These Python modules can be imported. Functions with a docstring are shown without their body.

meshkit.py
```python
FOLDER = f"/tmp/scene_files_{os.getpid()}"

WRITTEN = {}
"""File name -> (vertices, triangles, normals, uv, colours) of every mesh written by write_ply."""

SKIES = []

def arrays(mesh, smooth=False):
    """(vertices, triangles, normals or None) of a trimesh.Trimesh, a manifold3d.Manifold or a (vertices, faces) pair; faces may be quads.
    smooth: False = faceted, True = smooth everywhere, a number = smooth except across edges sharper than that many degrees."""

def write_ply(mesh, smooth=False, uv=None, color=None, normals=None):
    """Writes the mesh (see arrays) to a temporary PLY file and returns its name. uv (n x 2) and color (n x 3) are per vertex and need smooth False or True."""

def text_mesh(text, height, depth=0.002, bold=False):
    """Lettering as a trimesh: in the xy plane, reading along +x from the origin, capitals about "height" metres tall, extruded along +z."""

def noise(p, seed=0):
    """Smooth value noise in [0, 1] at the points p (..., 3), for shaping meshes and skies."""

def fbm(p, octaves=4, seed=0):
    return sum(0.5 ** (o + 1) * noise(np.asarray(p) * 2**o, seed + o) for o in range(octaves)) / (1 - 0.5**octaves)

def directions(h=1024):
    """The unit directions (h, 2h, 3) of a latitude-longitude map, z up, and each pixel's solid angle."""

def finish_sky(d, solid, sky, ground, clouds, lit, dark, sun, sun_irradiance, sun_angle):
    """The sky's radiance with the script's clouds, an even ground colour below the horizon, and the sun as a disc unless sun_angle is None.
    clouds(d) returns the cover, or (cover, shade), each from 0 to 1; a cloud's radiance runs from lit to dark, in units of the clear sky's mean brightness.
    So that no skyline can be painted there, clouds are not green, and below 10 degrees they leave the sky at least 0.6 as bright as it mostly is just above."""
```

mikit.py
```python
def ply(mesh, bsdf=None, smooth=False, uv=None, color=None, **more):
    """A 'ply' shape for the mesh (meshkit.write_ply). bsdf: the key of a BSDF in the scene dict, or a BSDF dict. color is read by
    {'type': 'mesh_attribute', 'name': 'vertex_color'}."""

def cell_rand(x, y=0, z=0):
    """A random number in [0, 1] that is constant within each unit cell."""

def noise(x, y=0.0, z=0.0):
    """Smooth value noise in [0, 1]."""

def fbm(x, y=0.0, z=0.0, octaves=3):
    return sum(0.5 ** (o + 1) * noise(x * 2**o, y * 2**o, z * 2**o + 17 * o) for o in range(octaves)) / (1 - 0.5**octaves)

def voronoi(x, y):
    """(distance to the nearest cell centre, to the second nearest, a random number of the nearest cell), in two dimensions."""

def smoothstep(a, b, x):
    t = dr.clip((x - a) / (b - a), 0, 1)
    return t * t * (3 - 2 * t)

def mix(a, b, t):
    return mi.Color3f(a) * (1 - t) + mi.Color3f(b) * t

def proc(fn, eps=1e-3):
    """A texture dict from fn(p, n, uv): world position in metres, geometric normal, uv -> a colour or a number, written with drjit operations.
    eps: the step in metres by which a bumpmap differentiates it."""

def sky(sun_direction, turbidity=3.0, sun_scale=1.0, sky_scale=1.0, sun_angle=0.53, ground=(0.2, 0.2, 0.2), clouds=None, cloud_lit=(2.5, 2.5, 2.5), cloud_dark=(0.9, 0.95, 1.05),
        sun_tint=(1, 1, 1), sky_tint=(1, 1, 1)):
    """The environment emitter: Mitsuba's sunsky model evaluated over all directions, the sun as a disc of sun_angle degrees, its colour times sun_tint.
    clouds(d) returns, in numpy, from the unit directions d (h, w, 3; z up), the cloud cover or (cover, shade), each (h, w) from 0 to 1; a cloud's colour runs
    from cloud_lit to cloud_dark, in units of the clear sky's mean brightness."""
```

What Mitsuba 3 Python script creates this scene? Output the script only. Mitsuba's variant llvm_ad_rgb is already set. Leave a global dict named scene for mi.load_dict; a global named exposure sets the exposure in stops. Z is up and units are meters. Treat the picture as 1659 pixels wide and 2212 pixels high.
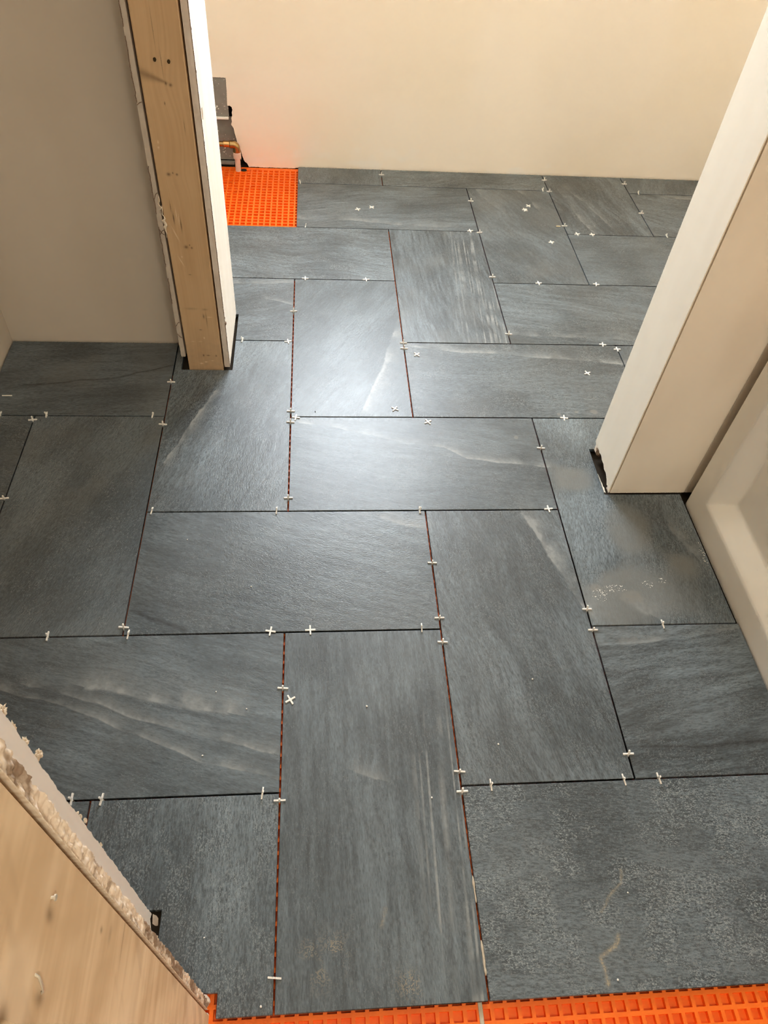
import math, random
import numpy as np, trimesh, mitsuba as mi, drjit as dr
from shapely.geometry import Polygon, box as sbox, MultiPolygon
import mikit, meshkit
from mikit import noise, fbm, smoothstep, mix, proc

T = mi.ScalarTransform4f
scene, labels = {}, {}
exposure = 0.0
M = 0.308                                    # tile module: 305 mm tile + 3 mm joint

# ------------------------------------------------------------------ camera
F_PX, W_PX, H_PX = 1587.737, 1659.0, 2212.0
CAM = np.array([0.06366, -1.05869, 1.26102])
rv = np.array([2.4235, -0.04486, 0.10268])
ang = np.linalg.norm(rv); ax = rv / ang
K = np.array([[0, -ax[2], ax[1]], [ax[2], 0, -ax[0]], [-ax[1], ax[0], 0]])
ROT = np.eye(3) + math.sin(ang) * K + (1 - math.cos(ang)) * K @ K
scene['camera'] = {'type': 'perspective', 'fov_axis': 'x',
    'fov': math.degrees(2 * math.atan(W_PX / 2 / F_PX)),
    'principal_point_offset_x': 7.93 / W_PX, 'principal_point_offset_y': 30.93 / H_PX,
    'near_clip': 0.01, 'far_clip': 50.0,
    'to_world': T().look_at(origin=CAM.tolist(), target=(CAM + ROT[2]).tolist(), up=(-ROT[1]).tolist())}

# ------------------------------------------------------------------ lights
WINDOW_RADIANCE = [32.0, 35.0, 38.0]          # frosted daylight pane in the back wall, above the frame
FAR_LAMP = [7.0, 5.0, 3.0]                # warm ceiling lamp of the far room
HALL_LAMP = [82.0, 78.0, 68.0]                 # warm ceiling lamp on the camera's side

# ------------------------------------------------------------------ helpers
def bsdf(key, d):
    scene[key] = d

def numbered(name):
    if name not in used: used[name] = 0; return name
    used[name] += 1
    return f'{name}_{used[name]:03d}'
used = {}

def add(name, mesh, mat, parent=None, smooth=False, uv=None, **more):
    key = numbered(name if parent is None else f'{parent}__{name}')
    scene[key] = mikit.ply(mesh, mat, smooth=smooth, uv=uv, **more)
    return key

def struct(name, label=None):
    labels[name] = {'kind': 'structure'}
    if label: labels[name]['label'] = label
    return name

def thing(name, label, cat, group=None):
    key = numbered(name)
    labels[key] = {'label': label, 'category': cat}
    if group: labels[key]['group'] = group
    return key

def box(x0, x1, y0, y1, z0, z1):
    b = trimesh.creation.box(extents=(x1 - x0, y1 - y0, z1 - z0))
    b.apply_translation(((x0 + x1) / 2, (y0 + y1) / 2, (z0 + z1) / 2))
    return b

def cbox(x0, x1, y0, y1, z0, z1, c=0.0015):
    """box with chamfered edges"""
    import manifold3d as m3
    pts = []
    for sx in (0, 1):
        for sy in (0, 1):
            for sz in (0, 1):
                p = np.array([(x0, x1)[sx], (y0, y1)[sy], (z0, z1)[sz]], float)
                s = np.array([1 - 2 * sx, 1 - 2 * sy, 1 - 2 * sz]) * c
                for k in range(3):
                    q = p + s; q[k] = p[k]; pts.append(q)
    return trimesh.convex.convex_hull(np.array(pts))

cat_ = trimesh.util.concatenate

def extrude(poly, h):
    """polygon in xy extruded along +z"""
    polys = poly.geoms if isinstance(poly, MultiPolygon) else [poly]
    return cat_([trimesh.creation.extrude_polygon(g, h, engine='earcut') for g in polys])

def wall_xz(poly, y0, y1):
    """polygon given in (x,z), slab between y0 and y1"""
    m = extrude(poly, y1 - y0)
    v = m.vertices.copy()
    return trimesh.Trimesh(np.c_[v[:, 0], y1 - v[:, 2], v[:, 1]], m.faces, process=False)

def wall_yz(poly, x0, x1):
    """polygon given in (y,z), slab between x0 and x1"""
    m = extrude(poly, x1 - x0)
    v = m.vertices.copy()
    return trimesh.Trimesh(np.c_[x0 + v[:, 2], v[:, 0], v[:, 1]], m.faces, process=False)

def ragged(a0, a1, step, base, amp, seed, big=0.0):
    """points (t, base+noise) along t for torn edges"""
    n = max(2, int(abs(a1 - a0) / step))
    t = np.linspace(a0, a1, n)
    p = np.c_[t * 90, np.full(n, seed * 3.7), np.zeros(n)]
    r = (meshkit.fbm(p, 4, seed) - 0.5) * 2 * amp
    if big:
        r += np.clip(meshkit.noise(np.c_[t * 25, np.full(n, seed * 1.3), np.zeros(n)], seed + 9) - 0.72, 0, 1) * big / 0.28
    return np.c_[t, base + r]

def grid_surface(P):
    """P (n,m,3) -> mesh"""
    n, m = P.shape[:2]
    i, j = np.meshgrid(np.arange(n - 1), np.arange(m - 1), indexing='ij')
    a = i * m + j
    q = np.stack([a, a + m, a + m + 1, a + 1], -1).reshape(-1, 4)
    return trimesh.Trimesh(P.reshape(-1, 3), np.vstack([q[:, [0, 1, 2]], q[:, [0, 2, 3]]]), process=False)

def tube(path, rad, sides=20):
    path = np.asarray(path, float); n = len(path)
    rad = np.broadcast_to(rad, (n,))
    t = np.gradient(path, axis=0); t /= np.linalg.norm(t, axis=1, keepdims=True)
    a = np.cross(t, [0.13, 0.94, 0.3]); a /= np.linalg.norm(a, axis=1, keepdims=True)
    b = np.cross(t, a); th = np.arange(sides) * 2 * np.pi / sides
    v = path[:, None] + rad[:, None, None] * (np.cos(th)[None, :, None] * a[:, None] + np.sin(th)[None, :, None] * b[:, None])
    i, j = np.meshgrid(np.arange(n - 1), np.arange(sides), indexing='ij')
    q = np.stack([i * sides + j, i * sides + (j + 1) % sides, (i + 1) * sides + (j + 1) % sides, (i + 1) * sides + j], -1).reshape(-1, 4)
    f = [q[:, [0, 1, 2]], q[:, [0, 2, 3]]]
    V = np.vstack([v.reshape(-1, 3), path[0], path[-1]])
    k = np.arange(sides)
    f.append(np.c_[np.full(sides, n * sides), (k + 1) % sides, k])
    f.append(np.c_[np.full(sides, n * sides + 1), (n - 1) * sides + k, (n - 1) * sides + (k + 1) % sides])
    return trimesh.Trimesh(V, np.vstack(f), process=False)

def principled(col, rough=0.5, **k):
    c = proc(col) if callable(col) else {'type': 'rgb', 'value': list(col)}
    return {'type': 'twosided', 'bsdf': {'type': 'principled', 'base_color': c, 'roughness': rough, **k}}

def diffuse(col):
    c = proc(col) if callable(col) else {'type': 'rgb', 'value': list(col)}
    return {'type': 'twosided', 'bsdf': {'type': 'diffuse', 'reflectance': c}}

def bumped(d, fn, scale=1.0, eps=5e-4):
    inner = d['bsdf']
    return {'type': 'twosided', 'bsdf': {'type': 'bumpmap', 'arbitrary': proc(fn, eps), 'scale': scale, 'bsdf': inner}}

# ------------------------------------------------------------------ materials: walls
def plaster_col(p, n, uv):
    h = p.x + p.y * 1.7
    blot = fbm(h * 3.1, p.z * 2.6, 4.0, 3)
    streak = fbm(h * 1.4 + p.z * 0.8, p.z * 7.0, 9.0, 2)
    c = mix([0.88, 0.78, 0.63], [0.90, 0.81, 0.68], smoothstep(0.3, 0.7, blot))
    c = mix(c, mi.Color3f(0.91, 0.84, 0.72), 0.35 * smoothstep(0.55, 0.8, streak))
    low = smoothstep(0.16, 0.0, p.z) * smoothstep(0.55, 0.72, fbm(h * 9, p.z * 14, 2.0, 3))
    return mix(c, mi.Color3f(0.88, 0.84, 0.76), 0.6 * low)
bsdf('mat_plaster', principled(plaster_col, 0.55, specular=0.35))

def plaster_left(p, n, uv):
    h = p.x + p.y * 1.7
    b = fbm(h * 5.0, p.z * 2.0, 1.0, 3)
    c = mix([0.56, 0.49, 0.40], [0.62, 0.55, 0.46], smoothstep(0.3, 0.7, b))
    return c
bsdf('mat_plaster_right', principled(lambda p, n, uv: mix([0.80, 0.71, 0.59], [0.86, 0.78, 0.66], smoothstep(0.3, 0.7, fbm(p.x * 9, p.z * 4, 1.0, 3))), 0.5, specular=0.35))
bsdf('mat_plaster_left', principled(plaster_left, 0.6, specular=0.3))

def white_paint(p, n, uv):
    b = fbm(p.y * 30 + p.x * 30, p.z * 5.0, 3.0, 3)
    brush = fbm(p.y * 160 + p.x * 160, p.z * 9.0, 6.0, 2)
    return mix([0.83, 0.785, 0.71], [0.88, 0.845, 0.78], smoothstep(0.2, 0.8, 0.75 * b + 0.25 * brush))
bsdf('mat_white_paint', principled(white_paint, 0.5, specular=0.4))
bsdf('mat_ceiling', diffuse((0.8, 0.78, 0.74)))

def gypsum(p, n, uv):
    b = fbm(p.x * 110 + p.y * 110, p.z * 30, 2.0, 3)
    c = mix([0.60, 0.51, 0.43], [0.68, 0.60, 0.52], smoothstep(0.3, 0.7, b))
    return c
bsdf('mat_gypsum', diffuse(gypsum))

bsdf('mat_board_edge', diffuse(lambda p, n, uv: mix([0.47, 0.40, 0.325], [0.53, 0.46, 0.38], fbm(p.x * 90, p.z * 30, 2.0, 2))))
bsdf('mat_cream_paint', principled(lambda p, n, uv: mix([0.86, 0.80, 0.67], [0.90, 0.85, 0.73], fbm(p.y * 40, p.z * 6.0, 3.0, 3)), 0.45, specular=0.4))

def gypsum_rough(p, n, uv):
    b = fbm(p.x * 120 + p.y * 120, p.z * 85, 2.0, 4)
    s = fbm(p.x * 20 + p.y * 60, p.z * 22, 5.0, 2)
    c = mix([0.30, 0.22, 0.16], [0.80, 0.69, 0.56], smoothstep(0.38, 0.60, 0.55 * b + 0.45 * s))
    return c
bsdf('mat_gypsum_rough', diffuse(gypsum_rough))
bsdf('mat_torn_paper', diffuse(lambda p, n, uv: mix([0.09, 0.055, 0.035], [0.24, 0.16, 0.11], noise(p.z * 260, p.x * 200 + p.y * 300))))
bsdf('mat_torn_light', diffuse(lambda p, n, uv: mix([0.62, 0.50, 0.36], [0.82, 0.74, 0.60], noise(p.z * 300, p.x * 200 + p.y * 300))))
bsdf('mat_dark_void', diffuse((0.03, 0.026, 0.022)))
bsdf('mat_subfloor', diffuse((0.05, 0.04, 0.03)))

# ------------------------------------------------------------------ materials: timber
def blob(a, b, ca, cb, ra, rb):
    return dr.exp(-(dr.square((a - ca) / ra) + dr.square((b - cb) / rb)))

def stud_col(p, n, uv):
    x, z = p.x, p.z
    warp = 0.006 * fbm(x * 20, z * 6, 3.0, 2) + 0.012 * blob(x, z, -0.224, 0.697, 0.03, 0.05) + 0.010 * blob(x, z, -0.228, 0.519, 0.03, 0.04)
    g = fbm((x + warp) * 260, z * 3.0, 1.0, 3)
    b = fbm(x * 26, z * 6, 8.0, 3)
    c = mix([0.47, 0.30, 0.155], [0.56, 0.38, 0.215], smoothstep(0.15, 0.85, 0.35 * g + 0.65 * b))
    # greyer, dirtier towards the foot, rough saw dirt
    low = smoothstep(0.16, 0.02, z) * (0.35 + 0.65 * fbm(x * 90, z * 120, 5.0, 3))
    c = mix(c, mi.Color3f(0.36, 0.25, 0.16), 0.6 * low)
    ink = mi.Float(0)
    for (cx, cz, rx, rz, a) in STUD_MARKS:
        ink = dr.maximum(ink, a * blob(x, z, cx, cz, rx, rz))
    # the smear running from the knot to the left
    d = dr.abs(z - (0.700 + (x + 0.226) * -0.35)) / (0.003 + 0.18 * dr.maximum(0, -(x + 0.226)))
    ink = dr.maximum(ink, 0.55 * dr.exp(-d * d) * smoothstep(-0.212, -0.226, x))
    c = mix(c, mi.Color3f(0.13, 0.075, 0.035), dr.clip(ink, 0, 1))
    for (cx, cz, rx, rz, sl) in STUD_SCRATCH:
        q = blob(x + (z - cz) * sl, z, cx, cz, rx, rz)
        c = mix(c, mi.Color3f(0.74, 0.58, 0.40), 0.75 * q)
    return c
STUD_MARKS = [(-0.2215, 0.697, 0.0022, 0.0035, .9), (-0.213, 0.694, 0.003, 0.003, .8), (-0.243, 0.519, 0.004, 0.0035, .8), (-0.234, 0.522, 0.0014, 0.002, .8), (-0.226, 0.519, 0.0022, 0.0025, .8),
    (-0.229, 0.352, 0.004, 0.004, .8), (-0.221, 0.357, 0.0014, 0.002, .8), (-0.217, 0.350, 0.002, 0.0025, .8), (-0.250, 0.447, 0.0009, 0.012, .8), (-0.247, 0.421, 0.0014, 0.012, .9), (-0.233, 0.405, 0.0013, 0.014, .9),
    (-0.231, 0.79, 0.0008, 0.03, .5), (-0.224, 0.733, 0.0008, 0.02, .6), (-0.229, 0.66, 0.0012, 0.003, .8), (-0.197, 0.617, 0.0008, 0.012, .6), (-0.212, 0.165, 0.002, 0.006, .7), (-0.206, 0.155, 0.0014, 0.018, .5),
    (-0.207, 0.185, 0.006, 0.003, .35), (-0.240, 0.187, 0.014, 0.003, .3), (-0.226, 0.045, 0.002, 0.0035, .9), (-0.214, 0.045, 0.004, 0.002, .8), (-0.194, 0.044, 0.002, 0.0025, .85), (-0.230, 0.281, 0.003, 0.0015, .6),
    (-0.224, 0.125, 0.003, 0.002, .5)]
STUD_SCRATCH = [(-0.254, 0.585, 0.0016, 0.003, 0), (-0.255, 0.574, 0.0018, 0.0022, 0), (-0.240, 0.43, 0.0009, 0.014, 0.02), (-0.236, 0.418, 0.0009, 0.012, -.04), (-0.248, 0.383, 0.0014, 0.014, 0.35), (-0.245, 0.315, 0.0012, 0.010, 0.4),
    (-0.242, 0.327, 0.0018, 0.0016, 0), (-0.198, 0.163, 0.005, 0.0012, 0), (-0.218, 0.10, 0.0016, 0.003, 0), (-0.247, 0.089, 0.004, 0.0008, 0), (-0.229, 0.089, 0.004, 0.0008, 0), (-0.222, 0.024, 0.003, 0.002, 0), (-0.234, 0.019, 0.004, 0.002, 0), (-0.205, 0.028, 0.003, 0.001, 0)]
bsdf('mat_stud', principled(stud_col, 0.6, specular=0.25))
bsdf('mat_nail_hole', diffuse((0.05, 0.035, 0.018)))

def stud_near_col(p, n, uv):
    y, z = p.y, p.z
    b = fbm(y * 16 + z * 5, z * 7, 8.0, 4)
    saw = fbm(y * 9, z * 75, 3.0, 3)
    c = mix([0.54, 0.39, 0.235], [0.74, 0.58, 0.39], smoothstep(0.25, 0.75, 0.65 * b + 0.35 * saw))
    dk = smoothstep(0.62, 0.8, fbm(y * 30 - z * 14, z * 9, 12.0, 3))
    c = mix(c, mi.Color3f(0.36, 0.25, 0.15), 0.35 * dk)
    sm = smoothstep(0.5, 0.75, fbm(y * 13 + z * 11, z * 5 - y * 6, 21.0, 3))
    c = mix(c, mi.Color3f(0.80, 0.66, 0.48), 0.35 * sm)
    for (cy, cz, ry, rz, a) in ((-0.952, 0.775, .004, .007, .6), (-0.9905, 0.763, .004, .008, .6), (-0.937, 0.655, .0022, .003, .55), (-0.935, 0.628, .006, .004, .3), (-1.006, 0.815, .006, .008, .9)):
        c = mix(c, mi.Color3f(0.17, 0.11, 0.06), a * blob(y, z, cy, cz, ry, rz))
    ln = dr.exp(-dr.square((z - 0.585) / 0.0022)) * smoothstep(-0.96, -0.93, y)
    return mix(c, mi.Color3f(0.30, 0.20, 0.12), 0.5 * ln)
bsdf('mat_stud_near', principled(stud_near_col, 0.6, specular=0.25))

# ------------------------------------------------------------------ materials: tiles
VEINS = [('l', 0.007, 1.5, [(0.532, -0.01), (0.555, -0.079), (0.575, -0.155), (0.591, -0.198), (0.612, -0.264)]),
('l', 0.004, 1.0, [(0.026, 0.288), (0.128, 0.267), (0.23, 0.235), (0.286, 0.214), (0.376, 0.203), (0.428, 0.163), (0.528, 0.148), (0.623, 0.135)]),
('l', 0.006, 1.0, [(0.303, 0.724), (0.274, 0.614), (0.24, 0.492), (0.184, 0.344)]),
('l', 0.003, 1.5, [(-0.194, 0.402), (-0.226, 0.323), (-0.26, 0.225), (-0.288, 0.148)]),
('l', 0.009, 1.0, [(-0.352, -0.413), (-0.258, -0.435), (-0.216, -0.446), (-0.174, -0.456), (-0.099, -0.471)]),
('l', 0.003, 0.8, [(-0.504, -0.415), (-0.401, -0.444), (-0.289, -0.491), (-0.205, -0.527), (-0.123, -0.563), (-0.004, -0.591)]),
('l', 0.004, 0.7, [(-0.458, -0.407), (-0.364, -0.432), (-0.277, -0.47), (-0.168, -0.504), (-0.014, -0.546)]),
('l', 0.005, 0.9, [(0.325, 0.599), (0.472, 0.573), (0.578, 0.575), (0.68, 0.556), (0.836, 0.543), (0.921, 0.532)]),
('l', 0.008, 0.7, [(0.015, 1.288), (0.187, 1.288), (0.343, 1.266), (0.501, 1.259)]),
('l', 0.01, 0.5, [(0.626, 0.661), (0.823, 0.653), (1.029, 0.642)]),
('l', 0.006, 0.6, [(-0.181, 0.893), (-0.092, 0.896), (-0.005, 0.904)]),
('l', 0.003, 0.8, [(-0.081, 0.817), (-0.041, 0.806), (-0.001, 0.784)]),
('l', 0.006, 0.7, [(0.964, 1.559), (0.983, 1.414), (0.997, 1.333), (1.02, 1.246)]),
('l', 0.004, 0.5, [(0.988, 1.589), (1.052, 1.418), (1.103, 1.259)]),
('l', 0.006, 0.6, [(1.328, 1.539), (1.37, 1.513), (1.476, 1.509)]),
('l', 0.006, 0.6, [(0.652, 1.524), (0.689, 1.43), (0.731, 1.36)]),
('l', 0.006, 0.5, [(0.809, 1.53), (0.841, 1.473), (0.853, 1.406)]),
('d', 0.004, 0.8, [(-0.299, -0.254), (-0.237, -0.281), (-0.191, -0.3)]),
('l', 0.008, 0.6, [(0.173, -0.009), (0.234, -0.03), (0.299, -0.053)]),
('d', 0.003, 0.9, [(-0.671, 0.42), (-0.45, 0.452), (-0.395, 0.473), (-0.31, 0.503)]),
('l', 0.006, 0.6, [(0.626, -0.35), (0.723, -0.346), (0.804, -0.334), (0.912, -0.321)]),
('d', 0.003, 0.8, [(0.649, -0.559), (0.743, -0.562), (0.887, -0.555)]),
('l', 0.012, 0.6, [(0.866, -0.05), (0.878, -0.09), (0.89, -0.122)]),
('l', 0.015, 0.5, [(0.692, -0.235), (0.715, -0.258), (0.743, -0.281)]),
('s', 0.003, 1.0, [(0.521, -0.849), (0.512, -0.865), (0.485, -0.878), (0.486, -0.894), (0.486, -0.911)]),
('s', 0.002, 0.6, [(0.549, -0.76), (0.547, -0.78), (0.521, -0.799), (0.502, -0.819)]),
('s', 0.003, 0.5, [(0.167, -0.799), (0.164, -0.814), (0.161, -0.82)]),
('l', 0.004, 0.6, [(0.13, -0.586), (0.145, -0.592), (0.162, -0.597)])]
SAND = [(0.065, -0.86, 0.03, 0.03), (0.195, -0.896, 0.02, 0.018), (0.089, -0.845, 0.02, 0.016)]
SMUDGE = [(0.69, 0.322, .006, .006), (0.739, 0.331, .007, .006), (0.786, 0.332, .012, .009), (0.561, 0.236, .006, .008), (0.647, -0.216, .02, .012), (0.72, -0.24, .03, .02)]
SPOTS = [(0.655, -0.235, .02, .02), (0.69, -0.218, .03, .012), (0.765, -0.209, .02, .012), (0.799, -0.201, .012, .01), (0.915, -0.13, .008, .04)]

TILE_PARAMS = []   # per tile: streak, fleck, light, warm

def seg_fields(x, y):
    light, dark, sand = mi.Float(0), mi.Float(0), mi.Float(0)
    wx = x + 0.006 * (noise(x * 28, y * 28, 1.0) - 0.5) + 0.003 * (noise(x * 120, y * 120, 2.0) - 0.5)
    wy = y + 0.006 * (noise(x * 28, y * 28, 5.0) - 0.5)
    for kind, w, a, pts in VEINS:
        best, side = mi.Float(1e3), mi.Float(0)
        qx, qy = wx, wy
        for (x0, y0), (x1, y1) in zip(pts[:-1], pts[1:]):
            dx, dy = x1 - x0, y1 - y0
            t = dr.clip(((qx - x0) * dx + (qy - y0) * dy) / (dx * dx + dy * dy), 0, 1)
            d2 = dr.square(qx - x0 - t * dx) + dr.square(qy - y0 - t * dy)
            cr = dx * (qy - y0) - dy * (qx - x0)
            side = dr.select(d2 < best, cr, side)
            best = dr.minimum(best, d2)
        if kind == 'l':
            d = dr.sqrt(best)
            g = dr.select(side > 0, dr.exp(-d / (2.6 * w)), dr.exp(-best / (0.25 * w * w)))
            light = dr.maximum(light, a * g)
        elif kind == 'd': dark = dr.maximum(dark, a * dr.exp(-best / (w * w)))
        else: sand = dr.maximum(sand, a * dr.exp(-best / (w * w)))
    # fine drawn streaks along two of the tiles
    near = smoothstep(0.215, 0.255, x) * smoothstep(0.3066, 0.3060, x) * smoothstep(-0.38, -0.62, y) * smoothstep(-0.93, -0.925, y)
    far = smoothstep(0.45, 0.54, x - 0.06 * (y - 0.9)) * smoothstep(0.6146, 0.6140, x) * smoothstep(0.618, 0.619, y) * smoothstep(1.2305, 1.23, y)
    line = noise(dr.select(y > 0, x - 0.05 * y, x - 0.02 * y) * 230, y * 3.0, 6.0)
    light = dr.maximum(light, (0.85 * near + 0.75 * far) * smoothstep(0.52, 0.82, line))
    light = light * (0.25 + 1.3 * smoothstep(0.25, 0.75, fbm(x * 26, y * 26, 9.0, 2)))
    return light, dark, sand

def tile_col(p, n, uv):
    k = dr.floor(uv.y / 10 + 0.5)
    u, v = uv.x, uv.y - 10 * k
    idx = mi.UInt32(dr.clip(k, 0, len(TILE_PARAMS) - 1))
    P = [dr.gather(mi.Float, mi.Float([q[c] for q in TILE_PARAMS]), idx) for c in range(4)]
    streak_a, fleck_a, light_a, warm_a = P
    s = k * 7.31
    wv = v + 0.05 * (noise(u * 7, v * 11, s) - 0.5)
    low = fbm(u * 6, wv * 11, s + 2, 2)
    streak = fbm(u * 14, wv * 130, s + 3, 2)
    grain = fbm(u * 140, v * 560, s + 4, 2)
    speck = noise(u * 400, v * 640, s + 5) * 0.5 + noise(u * 800, v * 1200, s + 6) * 0.5
    clump = smoothstep(0.35, 0.7, fbm(u * 22, v * 30, s + 8, 2))
    c = mix([0.050, 0.064, 0.072], [0.093, 0.116, 0.130], smoothstep(0.25, 0.75, low))
    c = c * (1 + streak_a * 1.5 * (streak - 0.5)) * (0.40 + 1.20 * grain)
    c = mix(c, mi.Color3f(0.215, 0.24, 0.245), fleck_a * smoothstep(0.53, 0.74, speck) * (0.25 + 0.75 * clump))
    c = mix(c, mi.Color3f(0.012, 0.016, 0.021), fleck_a * 0.7 * smoothstep(0.36, 0.24, speck) * (0.3 + 0.7 * clump))
    c = mix(c, mi.Color3f(0.112, 0.118, 0.113), warm_a * smoothstep(0.45, 0.7, fbm(u * 9, v * 9, s + 11, 2)))
    c = c * light_a
    x, y = p.x, p.y
    light, dark, sand = seg_fields(x, y)
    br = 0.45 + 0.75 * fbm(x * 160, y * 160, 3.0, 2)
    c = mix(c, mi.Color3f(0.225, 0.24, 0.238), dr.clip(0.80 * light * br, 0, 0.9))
    c = mix(c, mi.Color3f(0.011, 0.012, 0.013), dr.clip(0.8 * dark * br, 0, 0.9))
    grit = smoothstep(0.50, 0.66, noise(x * 640, y * 640, 1.0))
    sd = mi.Float(0)
    for (cx, cy, rx, ry) in SAND: sd = dr.maximum(sd, blob(x, y, cx, cy, rx, ry))
    sd = sd * smoothstep(0.38, 0.68, fbm(x * 45, y * 45, 6.0, 2))
    c = mix(c, mi.Color3f(0.28, 0.24, 0.17), dr.clip(sd * grit * 0.6 + sand * (0.45 + 0.55 * grit), 0, 0.95))
    sm = mi.Float(0)
    for (cx, cy, rx, ry) in SMUDGE: sm = dr.maximum(sm, blob(x, y, cx, cy, rx, ry))
    c = mix(c, mi.Color3f(0.20, 0.195, 0.175), 0.5 * smoothstep(0.25, 0.8, sm * (0.6 + 0.8 * noise(x * 110, y * 110, 4.0))))
    st = mi.Float(0)
    for (cx, cy, rx, ry) in SPOTS: st = dr.maximum(st, blob(x, y, cx, cy, rx, ry))
    c = mix(c, mi.Color3f(0.75, 0.73, 0.68), 0.8 * smoothstep(0.72, 0.84, noise(x * 560, y * 560, 8.0) * (0.35 + 0.65 * dr.minimum(1.0, st * 1.6))))
    return c

def tile_bump(p, n, uv):
    k = dr.floor(uv.y / 10 + 0.5)
    u, v = uv.x, uv.y - 10 * k
    return 0.00017 * noise(u * 320, v * 600, k * 7.31) + 0.00014 * noise(u * 620, v * 980, k) + 0.00016 * noise(u * 40, v * 120, k * 3.1)
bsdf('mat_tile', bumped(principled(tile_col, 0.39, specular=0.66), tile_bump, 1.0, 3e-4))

def membrane_col(p, n, uv):
    b = fbm(p.x * 40, p.y * 40, 2.0, 2)
    dust = smoothstep(0.70, 0.86, fbm(p.x * 120, p.y * 120, 5.0, 3)) * smoothstep(1.3, 1.62, p.y)
    c = mix([0.78, 0.120, 0.005], [0.86, 0.165, 0.009], b)
    return mix(c, mi.Color3f(0.85, 0.45, 0.22), 0.6 * dust)
bsdf('mat_membrane', principled(membrane_col, 0.45, specular=0.4))
bsdf('mat_thinset', diffuse(lambda p, n, uv: mix([0.42, 0.36, 0.27], [0.56, 0.50, 0.40], fbm(p.x * 200, p.y * 200, 1.0, 2))))
bsdf('mat_spacer', {'type': 'twosided', 'bsdf': {'type': 'principled', 'base_color': {'type': 'rgb', 'value': [0.82, 0.80, 0.74]}, 'roughness': 0.4, 'specular': 0.5}})
bsdf('mat_spacer_yellow', {'type': 'twosided', 'bsdf': {'type': 'principled', 'base_color': {'type': 'rgb', 'value': [0.66, 0.55, 0.35]}, 'roughness': 0.45}})
bsdf('mat_crumb', diffuse((0.84, 0.82, 0.78)))
bsdf('mat_crumb_dark', diffuse((0.03, 0.03, 0.03)))
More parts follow.
